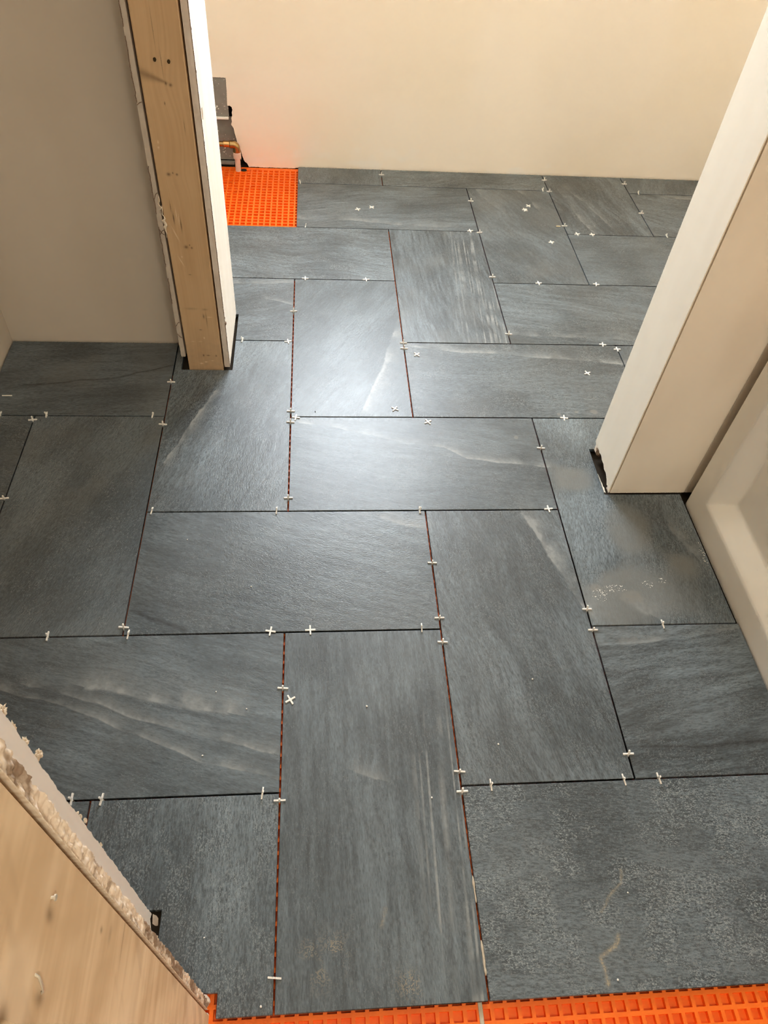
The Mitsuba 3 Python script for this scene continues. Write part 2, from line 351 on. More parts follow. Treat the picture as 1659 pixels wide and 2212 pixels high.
bsdf('mat_tub', {'type': 'twosided', 'bsdf': {'type': 'principled', 'base_color': {'type': 'rgb', 'value': [0.80, 0.765, 0.68]}, 'roughness': 0.22, 'specular': 0.5, 'clearcoat': 0.4, 'clearcoat_gloss': 0.8}})
def grey_board(p, n, uv):
    sp = smoothstep(0.86, 0.90, noise(p.x * 210, p.z * 210, 2.0)) * smoothstep(0.55, 0.7, noise(p.x * 34, p.z * 26, 7.0))
    c = mix([0.21, 0.20, 0.175], [0.25, 0.24, 0.21], fbm(p.x * 60, p.z * 60, 1.0, 2))
    return mix(c, mi.Color3f(0.85, 0.82, 0.75), sp)
bsdf('mat_grey_board', principled(grey_board, 0.5, specular=0.3))
bsdf('mat_brass', {'type': 'twosided', 'bsdf': {'type': 'principled', 'base_color': {'type': 'rgb', 'value': [0.72, 0.43, 0.17]}, 'metallic': 1.0, 'roughness': 0.25}})
bsdf('mat_bronze', {'type': 'twosided', 'bsdf': {'type': 'principled', 'base_color': {'type': 'rgb', 'value': [0.42, 0.27, 0.11]}, 'metallic': 1.0, 'roughness': 0.28}})
bsdf('mat_pipe_plastic', principled(lambda p, n, uv: mix([0.62, 0.47, 0.38], [0.74, 0.60, 0.50], fbm(p.x * 90, p.z * 60, 1.0, 2)), 0.4))
bsdf('mat_metal', {'type': 'twosided', 'bsdf': {'type': 'principled', 'base_color': {'type': 'rgb', 'value': [0.75, 0.70, 0.58]}, 'metallic': 0.6, 'roughness': 0.4}})
bsdf('mat_frame_white', principled((0.82, 0.8, 0.77), 0.4))

# ------------------------------------------------------------------ the setting
XL, XR, YB, CEIL, ZM = -0.745, 1.95, 1.669, 2.42, -0.0100
YS = -2.35
struct('floor'); scene['floor'] = mikit.ply(box(XL - 0.1, XR + 0.1, YS - 0.1, YB + 0.1, -0.08, -0.0185), 'mat_subfloor')
struct('ceiling'); scene['ceiling'] = mikit.ply(box(XL - 0.1, XR + 0.1, YS - 0.1, YB + 0.1, CEIL, CEIL + 0.08), 'mat_ceiling')
# back wall: window opening above the frame, pipe slot in the left corner, torn lower edge over the membrane
WX0, WX1, WZ0, WZ1 = -0.10, 0.62, 0.95, 1.82
edge = [(XL - 0.1, CEIL), (XL - 0.1, -0.014), (-0.40, -0.014), (-0.40, 0.293), (-0.2365, 0.293), (-0.2372, 0.25), (-0.2395, 0.21), (-0.2385, 0.203), (-0.232, 0.204), (-0.2245, 0.199),
        (-0.2235, 0.190), (-0.2260, 0.181), (-0.2252, 0.170), (-0.2295, 0.161), (-0.2275, 0.150), (-0.2320, 0.141), (-0.2240, 0.128), (-0.2215, 0.110), (-0.2170, 0.090), (-0.2150, 0.07), (-0.2050, 0.052), (-0.2010, 0.03), (-0.1950, 0.012), (-0.185, 0.004)]
low = ragged(-0.18, -0.012, 0.004, -0.0082, 0.0018, 5)
edge += [tuple(q) for q in low] + [(-0.008, -0.006), (XR + 0.1, -0.006), (XR + 0.1, CEIL)]
wb = Polygon(edge, [[(WX0, WZ0), (WX1, WZ0), (WX1, WZ1), (WX0, WZ1)]]).buffer(0)
struct('wall_back'); scene['wall_back'] = mikit.ply(wall_xz(wb, YB, YB + 0.0127), 'mat_plaster')
add('backing', cat_([box(XL - 0.1, WX0 - 0.002, YB + 0.05, YB + 0.06, -0.0145, CEIL), box(WX1 + 0.002, XR + 0.1, YB + 0.05, YB + 0.06, -0.0145, CEIL),
     box(WX0 - 0.002, WX1 + 0.002, YB + 0.05, YB + 0.06, -0.0145, WZ0 - 0.002), box(WX0 - 0.002, WX1 + 0.002, YB + 0.05, YB + 0.06, WZ1 + 0.002, CEIL)]), 'mat_dark_void', 'wall_back')
# window_1: frame, sill and frosted pane, set in the opening
struct('window_1')
fr = sbox(WX0, WZ0, WX1, WZ1).difference(sbox(WX0 + 0.04, WZ0 + 0.04, WX1 - 0.04, WZ1 - 0.04))
scene['window_1'] = mikit.ply(wall_xz(fr, YB - 0.004, YB + 0.045), 'mat_frame_white')
pane = grid_surface(np.array([[(WX0 + 0.04, YB + 0.02, WZ0 + 0.04), (WX0 + 0.04, YB + 0.02, WZ1 - 0.04)], [(WX1 - 0.04, YB + 0.02, WZ0 + 0.04), (WX1 - 0.04, YB + 0.02, WZ1 - 0.04)]], float))
if pane.face_normals[0][1] > 0: pane.invert()
scene['window_1__pane'] = mikit.ply(pane, 'mat_frame_white', emitter={'type': 'area', 'radiance': {'type': 'rgb', 'value': WINDOW_RADIANCE}})
scene['window_1__sill'] = mikit.ply(cbox(WX0 - 0.03, WX1 + 0.03, YB - 0.03, YB - 0.0045, WZ0 - 0.025, WZ0 - 0.001, 0.004), 'mat_frame_white')

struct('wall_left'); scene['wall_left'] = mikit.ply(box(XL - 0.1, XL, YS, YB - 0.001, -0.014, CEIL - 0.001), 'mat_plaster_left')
struct('wall_far_right'); scene['wall_far_right'] = mikit.ply(box(XR, XR + 0.1, YS, YB - 0.001, -0.014, CEIL - 0.001), 'mat_plaster')
struct('wall_front'); scene['wall_front'] = mikit.ply(box(XL - 0.1, XR + 0.1, YS - 0.1, YS, -0.014, CEIL - 0.001), 'mat_plaster')
# short wall left of the stud, facing the camera
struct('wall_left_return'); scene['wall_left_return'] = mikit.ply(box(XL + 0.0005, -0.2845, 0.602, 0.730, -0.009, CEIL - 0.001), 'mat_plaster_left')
add('inner_block', box(-0.2835, -0.1775, 0.540, 0.729, 0.012, CEIL - 0.002), 'mat_dark_void', 'wall_left_return')

# right wall: body, front plasterboard, thin white end lining with a crack at the corner and a broken foot
struct('wall_right')
scene['wall_right'] = mikit.ply(box(0.775, XR - 0.001, 0.061, 0.177, 0.0005, CEIL - 0.001), 'mat_dark_void')
fp = ragged(0.750, 0.934, 0.006, 0.0035, 0.0012, 21)
face = Polygon([tuple(q) for q in fp] + [(0.934, CEIL - 0.002), (0.7505, CEIL - 0.002)]).buffer(0)
add('face_board', wall_xz(face, 0.0515, 0.0605), 'mat_plaster_right', 'wall_right')
# softly rounded edge of the face next to the tub
th = np.linspace(0, math.pi / 2, 9)
zz = np.array([0.003, CEIL - 0.003])
prof = [(0.7505, 0.047)] + [(0.929 + 0.005 * math.sin(a), 0.047 + 0.005 * (1 - math.cos(a))) for a in th] + [(0.934, 0.0512), ]
prof = [(x, min(y, 0.0512)) for x, y in prof]
skim = Polygon([(0.7505, 0.0512)] + prof).buffer(0)
m = extrude(skim, CEIL - 0.006); m.apply_translation((0, 0, 0.0035))
add('skim_coat', m, 'mat_plaster_right', 'wall_right')
add('tub_end_board', box(0.9345, XR - 0.002, 0.0500, 0.0605, 0.0005, CEIL - 0.002), 'mat_plaster_left', 'wall_right')
add('rear_board', box(0.749, XR - 0.002, 0.1785, 0.1905, 0.004, CEIL - 0.002), 'mat_plaster', 'wall_right')
br = [(0.047, 0.004), (0.052, 0.006), (0.058, 0.014), (0.066, 0.011), (0.076, 0.020), (0.090, 0.026), (0.104, 0.024), (0.116, 0.030), (0.13, 0.029), (0.142, 0.034), (0.152, 0.030), (0.160, 0.034), (0.170, 0.030), (0.178, 0.036), (0.184, 0.030), (0.1905, 0.031)]
lin = Polygon(br + [(0.1905, CEIL - 0.002), (0.047, CEIL - 0.002)]).buffer(0)
add('end_lining', wall_yz(lin, 0.7450, 0.7470), 'mat_cream_paint', 'wall_right')
br2 = ragged(0.064, 0.1783, 0.004, 0.028, 0.006, 31)
cor = Polygon([tuple(q) for q in br2] + [(0.1783, CEIL - 0.003), (0.064, CEIL - 0.003)]).buffer(0)
add('end_core', wall_yz(cor, 0.7472, 0.7580), 'mat_gypsum', 'wall_right')
add('plaster_lump', trimesh.Trimesh(*(lambda s: (np.array(s.vertices) * [0.006, 0.009, 0.008] * (0.7 + 0.6 * meshkit.noise(np.array(s.vertices) * 2.1, 3)[:, None]) + [0.7525, 0.060, 0.004], s.faces))(trimesh.creation.icosphere(2)), process=False), 'mat_gypsum', 'wall_right', smooth=60)
add('plaster_lump', trimesh.Trimesh(*(lambda s: (np.array(s.vertices) * [0.006, 0.012, 0.012] * (0.6 + 0.8 * meshkit.noise(np.array(s.vertices) * 2.6, 8)[:, None]) + [0.755, 0.176, 0.012], s.faces))(trimesh.creation.icosphere(2)), process=False), 'mat_gypsum_rough', 'wall_right', smooth=60)

yy = np.linspace(0.052, 0.112, 30); hw = 0.0032 * np.clip((0.114 - yy) / 0.05, 0, 1) * (0.7 + 0.6 * meshkit.noise(np.c_[yy * 180, yy * 0, yy * 0], 5)) + 0.0003
sl = grid_surface(np.stack([np.c_[np.full(30, 0.7388), yy, np.full(30, -0.0085)], np.c_[np.full(30, 0.7390), yy, np.full(30, 0.0003)], np.c_[0.7392 + hw, yy, np.full(30, -0.0006)], np.c_[0.7396 + hw, yy, np.full(30, -0.0085)]], 1))
add('plaster_sliver', sl, 'mat_cream_paint', 'wall_right')

# ------------------------------------------------------------------ uncoupling membrane: two sheets with a seam
def membrane(x0, x1, y0, y1):
    p, r, e, dz, off = 0.0200, 0.0058, 0.0004, 0.0072, 0.0092
    def axis(a0, a1):
        pos, hi = [], []
        n0 = math.floor((a0 - off) / p); c = n0 * p + off
        while c < a1:
            for q, h in ((c, 1), (c + r, 1), (c + r + e, 0), (c + p - e, 0)):
                if a0 <= q <= a1: pos.append(q); hi.append(h)
            c += p
        if pos[0] - a0 > 1e-5: pos.insert(0, a0); hi.insert(0, hi[0])
        if a1 - pos[-1] > 1e-5: pos.append(a1); hi.append(1)
        return np.array(pos), np.array(hi)
    ax_, hx = axis(x0, x1); ay, hy = axis(y0, y1)
    X, Y = np.meshgrid(ax_, ay, indexing='ij')
    Hh = np.maximum(hx[:, None], hy[None, :])
    Z = ZM - dz * (1 - Hh)
    m = grid_surface(np.stack([X, Y, Z], -1))
    c = m.triangles_center; c = np.tile((c[:len(c) // 2] + c[len(c) // 2:]) / 2, (2, 1))
    keep = np.ones(len(c), bool)
    for (a, b, d, e) in ((-1, -0.145, 0.478, 0.75), (0.725, 3, 0.035, 0.205), (0.912, 3, -2, 0.06), (-1, -0.165, -1.3, -0.772)):
        keep &= ~((c[:, 0] > a) & (c[:, 0] < b) & (c[:, 1] > d) & (c[:, 1] < e))
    m.update_faces(keep); m.remove_unreferenced_vertices()
    return m
t = thing('uncoupling_membrane', 'orange waffle membrane bare in the square gap by the back wall', 'membrane')
SEAM = 0.2955
scene[t] = mikit.ply(membrane(-0.742, SEAM - 0.0033, -1.25, 1.6685), 'mat_membrane')
t2 = thing('uncoupling_membrane', 'orange waffle membrane bare along the front tile edge, right of the seam', 'membrane')
scene[t2] = mikit.ply(membrane(SEAM + 0.0033, 1.90, -1.25, 1.655), 'mat_membrane')
add('seam_mortar', cbox(SEAM - 0.0032, SEAM + 0.0032, -1.25, -0.88, -0.0160, -0.0094, 0.0008), 'mat_thinset', t)

# ------------------------------------------------------------------ tiles (children of the floor)
floor_poly = sbox(XL + 0.004, -2.2, XR - 0.004, 1.6645)
floor_poly = floor_poly.difference(sbox(-2, 0.5985, -0.288, 0.733))          # short left wall
floor_poly = floor_poly.difference(sbox(-0.289, 0.4875, -0.1565, 0.737))     # stud foot cut-out
floor_poly = floor_poly.difference(sbox(0.7385, 0.0452, 3, 0.1955))          # right wall
floor_poly = floor_poly.difference(sbox(0.9265, -3, 3, 0.05))                # bathtub
floor_poly = floor_poly.difference(sbox(-2, -3, -0.172, -0.783)).difference(sbox(-2, -3, -0.080, -0.8925))
G2 = 0.0015
TILES = {}
def tile_params(kind, i, j):
    rnd = random.Random(i * 131 + j * 17 + (kind == 'V') * 7)
    d = dict(angle=rnd.uniform(-14, 14), streak=rnd.uniform(0.35, 0.7), fleck=rnd.uniform(0.45, 0.7), light=rnd.uniform(0.92, 1.08), warm=rnd.uniform(0.0, 0.25))
    d.update(TILE_OVERRIDE.get((kind, i, j), {}))
    return d
TILE_OVERRIDE = {('H', 1, -3): dict(fleck=1.0, streak=0.2, light=1.0), ('V', 0, -3): dict(streak=0.75, fleck=0.35, angle=2), ('V', -1, -4): dict(streak=0.35, fleck=0.55, angle=0), ('H', -2, -2): dict(angle=-16, streak=0.7, fleck=0.35),
    ('H', -1, -1): dict(angle=-18, streak=0.55, fleck=0.45), ('V', 1, -2): dict(angle=12, streak=0.55, fleck=0.4), ('H', 2, -2): dict(angle=8, streak=0.9, fleck=0.4), ('V', 2, -1): dict(warm=0.8, streak=0.3, light=1.3, fleck=0.35, angle=-8),
    ('H', 0, 0): dict(angle=-8, streak=0.6), ('V', 0, 1): dict(angle=-32, streak=0.5, fleck=0.5), ('V', -1, 0): dict(angle=-18, streak=0.55, fleck=0.4), ('V', -2, -1): dict(fleck=0.75, streak=0.25, warm=0.3, angle=-20),
    ('H', -3, 1): dict(warm=0.35, fleck=0.2, streak=0.5), ('V', 1, 2): dict(angle=3, streak=1.0, fleck=0.3, warm=0.3), ('H', 1, 1): dict(fleck=0.65, streak=0.35), ('H', 2, 2): dict(fleck=0.6), ('V', 2, 3): dict(angle=30, streak=0.5, warm=0.35),
    ('V', 3, 4): dict(angle=14, streak=0.7), ('H', 3, 3): dict(fleck=0.6), ('H', -1, 3): dict(fleck=0.6), ('H', 0, 4): dict(fleck=0.45, warm=0.2)}

def tile_mesh(poly, cx, cy, rot, idx):
    c = 0.0007
    ring = np.array(poly.exterior.coords)[:-1]
    if Polygon(ring).exterior.is_ccw is False: ring = ring[::-1]
    n = len(ring); ins = []
    for q in range(n):
        a, b, d = ring[q - 1], ring[q], ring[(q + 1) % n]
        e1 = (b - a) / np.linalg.norm(b - a); e2 = (d - b) / np.linalg.norm(d - b)
        n1, n2 = np.array([-e1[1], e1[0]]), np.array([-e2[1], e2[0]])
        m = n1 + n2; m = m / max(1 + n1 @ n2, 1e-6)
        ins.append(b + m * c)
    ins = np.array(ins)
    tv, tf = trimesh.creation.triangulate_polygon(Polygon(ins), engine='earcut')
    V = np.vstack([np.c_[tv, np.zeros(len(tv))], np.c_[ins, np.zeros(n)], np.c_[ring, np.full(n, -c)], np.c_[ring, np.full(n, -0.009)]])
    tf = np.array(tf)
    e = tv[tf[:, 1]] - tv[tf[:, 0]]; g = tv[tf[:, 2]] - tv[tf[:, 0]]
    flip = (e[:, 0] * g[:, 1] - e[:, 1] * g[:, 0]) < 0
    tf[flip] = tf[flip][:, ::-1]
    F = [tf]; o = len(tv)
    for s in (0, 1):
        a = o + s * n + np.arange(n); b = o + s * n + (np.arange(n) + 1) % n
        F.append(np.c_[a, a + n, b + n]); F.append(np.c_[a, b + n, b])
    F.append(tf[:, ::-1] * 0 + o + 2 * n)  # degenerate placeholder, dropped below
    F = np.vstack(F[:-1])
    L = (V[:, :2] - [cx, cy]) @ np.array([[math.cos(rot), -math.sin(rot)], [math.sin(rot), math.cos(rot)]])
    uv = np.c_[L[:, 0] + 3.0 + idx * 0.37, L[:, 1] + 10 * idx]
    return trimesh.Trimesh(V, F, process=False), uv

cells = set()
for s in range(-4, 5):
    for k in range(-9, 10):
        cells.add(('V', k + 2 * s, k + 1 - 2 * s)); cells.add(('H', k + 2 * s, k - 2 * s))
order = sorted(cells, key=lambda c: (c[2], c[1], c[0]))
tiles = []
for kind, i, j in order:
    if (kind, i, j) == ('V', -1, 4): continue                     # the tile not yet laid
    w, d = (1, 2) if kind == 'V' else (2, 1)
    j0 = max(j, -3)
    if j0 >= j + d: continue
    x0, x1, y0, y1 = i * M + G2, (i + w) * M - G2, j0 * M + G2, (j + d) * M - G2
    g = sbox(x0, y0, x1, y1).intersection(floor_poly)
    for q in (g.geoms if hasattr(g, 'geoms') else [g]):
        if q.is_empty or q.area < 0.0012: continue
        tiles.append((kind, i, j, q, (i + w / 2) * M, (j + d / 2) * M))
for idx, (kind, i, j, q, cx, cy) in enumerate(tiles):
    P = tile_params(kind, i, j)
    TILE_PARAMS.append((P['streak'], P['fleck'], P['light'], P['warm']))
    rot = math.radians(P['angle'] + (90 if kind == 'V' else 0))
    m, uv = tile_mesh(q.simplify(1e-6), cx, cy, rot, idx)
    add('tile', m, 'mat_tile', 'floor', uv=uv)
# dried mortar squeezed up in the middle joint near the front edge
for (ya, yb, xo, sd) in ((-0.796, -0.757, -0.0006, 3), (-0.892, -0.846, -0.0002, 6)):
    n = 26; yy = np.linspace(ya, yb, n)
    taper = np.sqrt(np.clip(np.minimum(yy - ya, yb - yy) / 0.008, 0, 1))
    r = (0.0008 + 0.0016 * meshkit.noise(np.c_[yy * 160, yy * 0, yy * 0], sd)) * taper + 0.0003
    mm = tube(np.c_[0.308 + xo + 0.0007 * (meshkit.noise(np.c_[yy * 90, yy * 0 + 4, yy * 0], sd) - .5), yy, np.full(n, -0.0006)], r, 10)
    k = thing('mortar_ridge', ('tan mortar ridge in the middle joint, farther from the orange front strip' if sd == 3 else 'tan mortar ridge in the middle joint, nearer the orange front strip'), 'mortar')
    scene[k] = mikit.ply(mm, 'mat_thinset', smooth=40)

# ------------------------------------------------------------------ left stub: stud, two plasterboard edges
t = thing('wall_stud', 'tall brown timber stud with knots and two nail holes, left wall end', 'stud')
st = cbox(-0.2680, -0.1800, 0.490, 0.528, -0.008, CEIL - 0.003, 0.0018)
add('timber', st, 'mat_stud', t)
for (hx, hz) in ((-0.2355, 0.738), (-0.2100, 0.7355)):
    h = trimesh.creation.cylinder(radius=0.0028, height=0.003, sections=14); h.apply_transform(trimesh.transformations.rotation_matrix(math.pi / 2, (1, 0, 0))); h.apply_scale((1, 1, 1.25)); h.apply_translation((hx, 0.4890, hz))
    add('nail_hole', h, 'mat_nail_hole', t)

def edge_board(x0, x1, ycut, yback, zlow, seed, core_mat, face_sides, parent, face_mat, fringe_amp, lowpts=None):
    """plasterboard sheet lying in a y-z plane with a torn cut edge at ycut"""
    zs = ragged(zlow, CEIL - 0.003, 0.0045, ycut, 0.0010, seed)
    core = Polygon([(q[1], q[0]) for q in zs] + [(yback, CEIL - 0.003), (yback, zlow)]).buffer(0)
    add('core', wall_yz(core, x0 + 0.0007, x1 - 0.0007), core_mat, parent)
    for side in face_sides:
        zs2 = ragged(zlow, CEIL - 0.003, 0.003, ycut + 0.0006, fringe_amp, seed + 5, 0.0012)
        zs2[:, 1] = np.maximum(zs2[:, 1], ycut - 0.001)
        paper = Polygon([(q[1], q[0]) for q in zs2] + [(yback, CEIL - 0.003), (yback, zlow)]).buffer(0)
        xa = (x1 - 0.0006, x1) if side > 0 else (x0, x0 + 0.0006)
        add('painted_face', wall_yz(paper, *xa), face_mat, parent)

t = thing('drywall_sheet', 'drywall with bright white face and torn brown edge, right of the tall stud', 'drywall')
edge_board(-0.1765, -0.1625, 0.4925, 0.7345, 0.006, 3, 'mat_gypsum', (1,), t, 'mat_white_paint', 0.0007)
# torn brown paper along the cut, flakes standing off the edge
zz = np.arange(0.010, 1.4, 0.0022); nn = len(zz)
w1 = 0.4918 + 0.0006 * meshkit.noise(np.c_[zz * 300, zz * 0, zz * 0], 2)
w2 = w1 + 0.0012 + 0.0050 * np.clip(meshkit.fbm(np.c_[zz * 150, zz * 0 + 5, zz * 0], 4, 4) - 0.33, 0, 1) + 0.0025 * np.clip(meshkit.noise(np.c_[zz * 60, zz * 0, zz * 0], 12) - 0.75, 0, 1) * 4
rib = Polygon([tuple(q) for q in np.c_[w1, zz]] + [tuple(q) for q in np.c_[w2, zz][::-1]]).buffer(0)
add('torn_paper', wall_yz(rib, -0.1626, -0.1618), 'mat_torn_paper', t)
for (y_, z_, r_) in ((0.5045, 0.135, 0.0045), (0.500, 0.155, 0.0020), (0.4975, 0.172, 0.0018), (0.4955, 0.585, .0022), (0.4955, 0.718, .0026), (0.496, 0.79, .0022)):
    s = trimesh.creation.icosphere(2, radius=r_); s.vertices = s.vertices * [0.45, 1, 1.1] * (0.75 + 0.5 * meshkit.noise(np.array(s.vertices) * 500, 4)[:, None]) + [-0.1622, y_, z_]
    add('paper_flake', s, 'mat_torn_paper', t, smooth=50)
# long flake hanging from the white face
q = grid_surface(np.array([[(-0.1621, 0.503, 0.648), (-0.1600, 0.508, 0.650)], [(-0.1618, 0.503, 0.636), (-0.1597, 0.509, 0.640)], [(-0.1619, 0.5045, 0.626), (-0.1606, 0.508, 0.625)]], float))
add('paper_flake', q, 'mat_gypsum', t)

t = thing('drywall_sheet', 'narrow cracked drywall edge left of the tall stud, ending above the floor', 'drywall')
edge_board(-0.2840, -0.2718, 0.4905, 0.6015, 0.040, 13, 'mat_board_edge', (), t, 'mat_plaster_left', 0.001)
# dark cracks and lifted paint skin along this edge
def skin(z0, z1, x0, w, seed, y=0.4884):
    n = 16; zz = np.linspace(z0, z1, n); k = np.c_[zz * 130, np.full(n, seed), np.zeros(n)]
    xm = x0 + (meshkit.noise(k, seed) - 0.5) * 0.006
    hw = w * (0.35 + 0.9 * meshkit.noise(k + 7, seed)) * np.sin(np.linspace(0.15, math.pi - 0.15, n))
    yo = y - 0.0016 * meshkit.noise(k + 3, seed)
    return grid_surface(np.stack([np.c_[xm - hw, yo + 0.001, zz], np.c_[xm, yo - 0.001, zz], np.c_[xm + hw, yo, zz]], 1))
add('paint_skin', skin(0.375, 0.452, -0.2672, 0.0042, 4, 0.4878), 'mat_torn_light', t)
add('paint_skin', skin(0.435, 0.475, -0.272, 0.0022, 9, 0.4882), 'mat_torn_light', t)
cr = []
def crack(pts, r=0.0007):
    pts = np.array(pts, float); return tube(np.c_[pts[:, 0], np.full(len(pts), 0.4896), pts[:, 1]], r, 6)
rng = random.Random(11)
for (z0, z1) in ((0.79, 0.86), (0.66, 0.775), (0.43, 0.535), (0.30, 0.40), (0.2, 0.27)):
    n = int((z1 - z0) / 0.006) + 2; zz = np.linspace(z0, z1, n)
    cr.append(crack(np.c_[-0.2832 + 0.0016 * np.array([rng.random() for _ in zz]), zz], 0.0008))
for (z0, h_) in ((0.135, 0.012), (0.112, -0.012), (0.46, 0.018), (0.395, -0.014), (0.38, 0.012), (0.655, 0.006)):
    a = np.linspace(0, 1, 7)
    cr.append(crack(np.c_[-0.2828 + 0.0105 * a, z0 + h_ * np.sin(a * math.pi * 0.5)], 0.0007))
for c_ in cr: add('crack', c_, 'mat_torn_paper', t)

# ------------------------------------------------------------------ near stub, lower left
t = thing('wall_stud', 'blurred close-up tan timber face with a nail head, in the lower left corner', 'stud')
add('timber', cbox(-0.128, -0.090, -1.0065, -0.9170, -0.006, CEIL - 0.003, 0.0015), 'mat_stud_near', t)
n1 = trimesh.creation.cylinder(radius=0.0010, height=0.0060, sections=12); hd = trimesh.creation.cylinder(radius=0.0019, height=0.0010, sections=16); hd.apply_translation((0, 0, 0.0032))
n1 = cat_([n1, hd]); n1.apply_transform(trimesh.transformations.rotation_matrix(math.pi / 2, (0, 1, 0))); n1.apply_translation((-0.0908, -0.9440, 0.779))
add('nail', n1, 'mat_metal', t, smooth=35)
stp = tube(np.array([(-0.0905, -0.9815, 0.779), (-0.0884, -0.9825, 0.777), (-0.0880, -0.9850, 0.771), (-0.0884, -0.9872, 0.764), (-0.0905, -0.988, 0.761)]), 0.0008, 8)
add('staple', stp, 'mat_metal', t, smooth=40)

t = thing('drywall_sheet', 'ragged chalky drywall edge beside the tan timber in the lower left corner', 'drywall')
# core: displaced cut edge facing east
nz = 1100; zc = np.linspace(0.016, 1.5, nz); ny = 14; yc = np.linspace(-0.9135, -0.9015, ny)
Z, Y = np.meshgrid(zc, yc, indexing='ij')
dx = (meshkit.fbm(np.stack([Y * 330, Z * 230, Z * 0], -1), 3, 3) - 0.60) * 0.0045 - 0.006 * np.clip(meshkit.noise(np.stack([Y * 130, Z * 45, Z * 0], -1), 17) - 0.62, 0, 1)
dx = np.minimum(dx, 0.0006)
Yr = Y + (meshkit.fbm(np.stack([Z * 90, Y * 0 + 2, Z * 0], -1), 4, 6) - 0.5) * 0.0035 * ((Y + 0.9135) / 0.012)
front = grid_surface(np.stack([-0.0905 + dx, Yr, Z], -1))
if front.face_normals[0][0] < 0: front.invert()
add('core', front, 'mat_gypsum_rough', t, smooth=True)
add('board', box(-0.70, -0.0985, -0.9130, -0.9022, 0.012, CEIL - 0.003), 'mat_gypsum', t)
add('near_paper', box(-0.70, -0.0896, -0.9142, -0.9134, 0.018, CEIL - 0.003), 'mat_torn_light', t)
nb = trimesh.creation.icosphere(3); vv = np.array(nb.vertices); vv = vv * [0.0075, 0.0085, 0.012] * (0.72 + 0.5 * meshkit.fbm(vv * 1.9, 2, 5)[:, None]) + [-0.0945, -0.9045, 0.018]
add('broken_foot', trimesh.Trimesh(vv, nb.faces, process=False), 'mat_gypsum_rough', t, smooth=45)
add('paper_strip', cbox(-0.104, -0.0905, -0.925, -0.9155, -0.009, 0.006, 0.001), 'mat_white_paint', t)

t = thing('drywall_sheet', 'pale grey drywall face with frayed far edge at lower left', 'drywall')
zs = ragged(0.030, CEIL - 0.003, 0.0028, -0.7945, 0.0022, 41, 0.0)
zs[:, 1] += 0.0016 * np.clip((zs[:, 0] - 0.55) / 0.2, 0, 1)
foot = [(-0.9000, 0.018), (-0.845, 0.016), (-0.825, 0.012), (-0.812, 0.020), (-0.802, 0.036)]
pg = Polygon([tuple(q) for q in foot] + [(q[1], q[0]) for q in zs] + [(-0.9000, CEIL - 0.003)]).buffer(0)
add('painted_face', wall_yz(pg, -0.1920, -0.1800), 'mat_white_paint', t)
fr_ = []; rng = random.Random(8)
def puff(y, z, r, seed, m):
    s = trimesh.creation.icosphere(3); v_ = np.array(s.vertices)
    k_ = 0.25 + 1.5 * meshkit.fbm(v_ * 3.1 + seed * 1.7, 3, seed)[:, None] ** 1.5
    v_ = v_ * [r * 0.55, r * 0.9, r * 1.2] * k_ + [-0.1830, y, z]
    return trimesh.Trimesh(v_, s.faces, process=False)
z = 0.05
while z < 0.76:
    r = rng.uniform(0.0010, 0.0020)
    fr_.append(puff(-0.7945 + r * 0.5, z, r, int(z * 1000), None)); z += rng.uniform(0.006, 0.022)
for (y_, z_, r_) in ((-0.7905, 0.700, 0.0060), (-0.7925, 0.672, 0.0050), (-0.7905, 0.640, 0.0050), (-0.7865, 0.603, 0.0052), (-0.7835, 0.598, 0.0032), (-0.7915, 0.46, .0035), (-0.7895, 0.447, .003), (-0.7875, 0.428, .0032), (-0.790, 0.352, .0028)):
    fr_.append(puff(y_, z_, r_, int(z_ * 1000), None))
for f_ in fr_: add('torn_paper', f_, 'mat_torn_light', t)
tt = grid_surface(np.array([[(-0.1797, -0.8045, 0.018), (-0.1797, -0.793, 0.024)], [(-0.1770, -0.8050, 0.004), (-0.1760, -0.7930, 0.012)], [(-0.1752, -0.8030, -0.004), (-0.1745, -0.7950, 0.004)]], float))
add('paper_flap', tt, 'mat_gypsum', t, smooth=True)
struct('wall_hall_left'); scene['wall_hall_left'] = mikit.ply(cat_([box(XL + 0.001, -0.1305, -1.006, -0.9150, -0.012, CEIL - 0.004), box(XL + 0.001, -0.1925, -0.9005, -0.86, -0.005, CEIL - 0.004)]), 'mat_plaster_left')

# ------------------------------------------------------------------ pipe slot: grey boards and the pipe
t = thing('access_panel', 'dark grey splattered board in the slot at the left end of the back wall', 'panel')
add('upper_board', cbox(-0.398, -0.2372, 1.6715, 1.681, 0.166, 0.2925, 0.0008), 'mat_grey_board', t)
add('ledge', cbox(-0.398, -0.2385, 1.6640, 1.681, 0.1585, 0.1655, 0.001), 'mat_white_paint', t)
add('lower_board', cbox(-0.398, -0.2065, 1.6915, 1.698, 0.006, 0.158, 0.0008), 'mat_grey_board', t)
add('sill', cbox(-0.398, -0.232, 1.676, 1.691, -0.006, 0.004, 0.001), 'mat_grey_board', t)
t = thing('water_pipe', 'pinkish riser pipe with brass elbow, standing in the orange membrane', 'pipe')
py = 1.6400
a = np.linspace(0, math.pi / 2, 9)
arc = [(-0.2200 - 0.0 + 0.0035 - 0.010 + 0.010 * math.sin(q), py, 0.0840 - 0.010 + 0.010 * math.cos(q)) for q in a]
add('riser', tube([(-0.2165, py, -0.014), (-0.2165, py, 0.036)], 0.0098, 24), 'mat_pipe_plastic', t, smooth=40)
